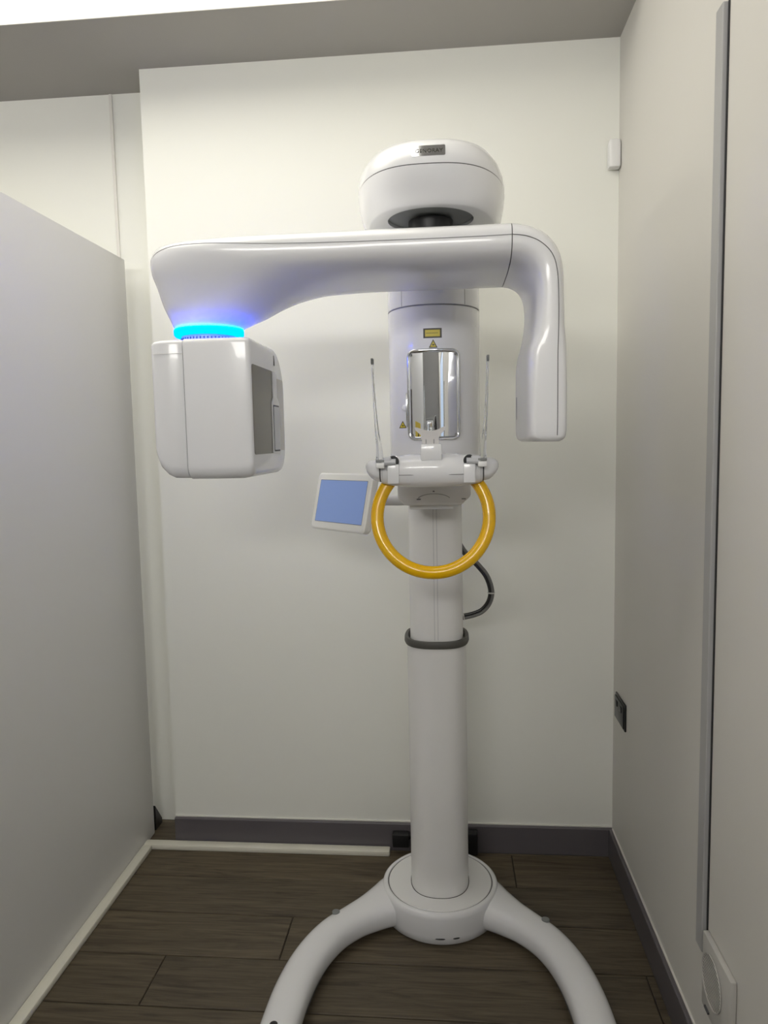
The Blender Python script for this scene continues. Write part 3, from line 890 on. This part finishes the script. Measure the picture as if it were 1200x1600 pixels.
# power plug and lead at the skirting behind the column
t = thing('power_lead', 'black power plug and lead on the skirting behind the machine column', 'plug', (-.20, D - .03, .05))
obj('plug_body', B(-.222, -.160, D - .050, D - .0165, .030, .082, bev=.006), BLACK, t)
bm = bmesh.new(); tube(bm, [(-.165, D - .035, .06), (-.12, D - .05, .085), (-.06, D - .06, .06), (.02, D - .06, .07), (.07, D - .045, .06)], .006, 8, sub=6)
obj('lead', bm, BLACK, t)
obj('adapter', B(.045, .085, D - .055, D - .0165, .012, .095, bev=.006), BLACK, t)

# shadow at the foot of the partition's far end, modelled as a black wedge
t = thing('shadow_wedge', 'small black wedge in place of the shadow at the far bottom end of the partition panel', 'bracket', (XP - .02, 2.67, 0))
bm = loft(bmesh.new(), [[(x, yy, z) for yy, z in ((2.652, .001), (2.712, .001), (2.712, .02), (2.652, .10))] for x in (XP - .05, XP - .004)])
obj('foot', bm, BLACK, t)  # black wedge carrying the shadow below the partition end

# ------------------------------------------------------------------ behind the camera, seen only in the little mirror
dr = struct('door_1', B(XR - .008, XR - .0003, -1.15, -.15, 0.0, 2.02), DOORG, label='bluish frosted door in the right wall behind the camera')
for a in ((-1.21, -1.15), (-.15, -.09)):
    obj('door_jamb', B(XR - .014, XR - .0003, a[0], a[1], 0.0, 2.08, bev=.002), GREYTRIM, dr)
obj('door_head', B(XR - .014, XR - .0003, -1.15, -.15, 2.02, 2.08, bev=.002), GREYTRIM, dr)
t = thing('warning_poster', 'yellow warning poster on the partition behind the camera, seen in the mirror', 'poster', (XP, -.05, 1.4))
obj('sheet', B(XP + .0003, XP + .002, -.42, .36, 1.10, 1.60), POSTY, t)
obj('symbol', loft(bmesh.new(), [[(x, -.03 + yy, 1.50 + zz) for yy, zz in ((-.16, -.04), (.16, -.04), (0, .075))] for x in (XP + .0019, XP + .0028)]), STICKB, t)
obj('red_band', B(XP + .0019, XP + .0026, -.36, .30, 1.34, 1.42), POSTR, t)
obj('dark_band', B(XP + .0019, XP + .0026, -.36, .30, 1.22, 1.28), STICKB, t)

# the photographer, standing behind the camera with a phone
SKIN = mat('skin', (0.36, 0.20, 0.13), 0.5, noise=0.05)
CLOTH = mat('black_cloth', (0.012, 0.012, 0.014), 0.9, noise=0.2)
BROWNC = mat('brown_cloth', (0.16, 0.085, 0.055), 0.85, noise=0.1)
HAIR = mat('black_hair', (0.01, 0.008, 0.007), 0.6)
EYEW = mat('eye_white', (0.8, 0.8, 0.78), 0.3)
LIP = mat('lips', (0.30, 0.11, 0.09), 0.5)
PX, PY = 0.02, -0.40
def skinned(verts, edges, rad, root=0, lev=2):
    me = bpy.data.meshes.new('sk'); me.from_pydata([Vector(v) for v in verts], edges, [])
    o = bpy.data.objects.new('sk', me); C.objects.link(o)
    m1 = o.modifiers.new('s', 'SKIN'); m2 = o.modifiers.new('u', 'SUBSURF'); m2.levels = lev; m2.render_levels = lev
    for i, r in enumerate(rad):
        me.skin_vertices[0].data[i].radius = r if isinstance(r, tuple) else (r, r)
        me.skin_vertices[0].data[i].use_root = (i == root)
    dg = bpy.context.evaluated_depsgraph_get()
    out = bpy.data.meshes.new_from_object(o.evaluated_get(dg))
    bpy.data.objects.remove(o); bpy.data.meshes.remove(me)
    return out
def P(x, y, z): return (PX + x, PY + y, z)
pt = thing('person', 'person in black clothes holding up a phone, seen only as a small mirror reflection', 'person', (PX, PY, 0))
J = {'pel': P(0, 0, .86), 'wai': P(0, .01, 1.0), 'che': P(0, .01, 1.18), 'nb': P(0, 0, 1.335), 'nk': P(0, .01, 1.40), 'h1': P(0, .025, 1.47), 'h2': P(0, .02, 1.54), 'h3': P(0, .01, 1.595)}
for sd, sg in (('l', -1), ('r', 1)):
    J['sh' + sd] = P(sg * .165, 0, 1.30); J['el' + sd] = P(sg * .225, .14, 1.10); J['wr' + sd] = P(sg * .105, .295, 1.345); J['pa' + sd] = P(sg * .082, .335, 1.40)
    J['hp' + sd] = P(sg * .085, 0, .82); J['kn' + sd] = P(sg * .095, .015, .45); J['an' + sd] = P(sg * .10, -.02, .085); J['to' + sd] = P(sg * .115, .11, .035)
R_ = dict(pel=.125, wai=.11, che=.125, nb=.07, nk=.048, h1=.066, h2=.080, h3=.062, sh=.062, el=.042, wr=.026, pa=.030, hp=.085, kn=.055, an=.036, to=.032)
E_ = [('pel', 'wai'), ('wai', 'che'), ('che', 'nb'), ('nb', 'nk'), ('nk', 'h1'), ('h1', 'h2'), ('h2', 'h3')]
for sd in 'lr':
    E_ += [('che', 'sh' + sd), ('sh' + sd, 'el' + sd), ('el' + sd, 'wr' + sd), ('wr' + sd, 'pa' + sd), ('pel', 'hp' + sd), ('hp' + sd, 'kn' + sd), ('kn' + sd, 'an' + sd), ('an' + sd, 'to' + sd)]
def rr_(k): return R_.get(k, R_.get(k[:-1]))
def figure(keys, grow):
    ks = [k for k in J if k in keys]
    return skinned([J[k] for k in ks], [(ks.index(a), ks.index(b)) for a, b in E_ if a in ks and b in ks], [rr_(k) + grow for k in ks], 0)
body = obj('body', figure(list(J), 0), SKIN, pt)
top = [k for k in J if k in ('pel', 'wai', 'che', 'nb') or k[:-1] in ('sh', 'el', 'wr')]
obj('black_top', figure(top, .012), CLOTH, pt)
obj('black_trousers', figure([k for k in J if k == 'pel' or k[:-1] in ('hp', 'kn', 'an')], .014), CLOTH, pt)
for sg in (-1, 1):
    obj('shoe', skinned([P(sg * .10, -.05, .035), P(sg * .108, .03, .04), P(sg * .116, .13, .03)], [(0, 1), (1, 2)], [.040, .043, .036]), CLOTH, pt)
    # five bent fingers closing on the phone edge
    bm = bmesh.new()
    wx, wy, wz = J['pa' + ('l' if sg < 0 else 'r')]
    for k, ln in enumerate((.85, 1.0, 1.05, .95)):
        z = wz + .030 - .019 * k
        tube(bm, [(wx, wy, z), (wx + sg * .008, wy + .022 * ln, z + .004), (wx - sg * .004, wy + .030 * ln, z + .006), (wx - sg * .014, wy + .0305 * ln, z + .004)], [.0095, .009, .0085, .006], 8, sub=3)
    tube(bm, [(wx, wy, wz - .01), (wx - sg * .008, wy + .012, wz + .03), (wx - sg * .018, wy + .014, wz + .055)], [.011, .010, .007], 8, sub=3)
    obj('fingers', bm, SKIN, body)
def ball(c, r, m, name, par, sc=(1, 1, 1)):
    t = bmesh.new(); bmesh.ops.create_uvsphere(t, u_segments=20, v_segments=12, radius=r)
    for v in t.verts: v.co = Vector((c[0] + v.co.x * sc[0], c[1] + v.co.y * sc[1], c[2] + v.co.z * sc[2]))
    return obj(name, t, m, par)
for sg in (-1, 1):
    ball(P(sg * .031, .092, 1.525), .012, EYEW, 'eye', body)
    ball(P(sg * .083, .015, 1.515), .026, SKIN, 'ear', body, (.35, .6, 1))
ball(P(0, .108, 1.495), .016, SKIN, 'nose', body, (.8, 1.0, 1.5))
ball(P(0, .088, 1.458), .022, LIP, 'mouth', body, (1, .45, .35))
ball(P(0, -.002, 1.548), .095, HAIR, 'hair', body, (.98, 1.03, 1.02))
obj('scarf', skinned([P(0, -.06, 1.50), P(0, -.07, 1.36), P(.0, -.085, 1.16)], [(0, 1), (1, 2)], [.075, .09, .10]), CLOTH, pt)
ph = thing('phone', 'dark phone held up by the photographer, seen only in the mirror', 'phone', (0.01, -.035, 1.40))
obj('phone_body', B(-.028, .048, -.040, -.032, 1.345, 1.505, bev=.003), BLACK, ph)
obj('phone_screen', B(-.025, .045, -.0412, -.0398, 1.349, 1.501), SCREEN, ph)
for x_ in (-.014, .006):
    obj('lens', loft(bmesh.new(), [[(x_ + .006 * math.cos(2 * PI * k / 16), y_, 1.490 + .006 * math.sin(2 * PI * k / 16)) for k in range(16)] for y_ in (-.0325, -.0305)]), CHROME, ph)
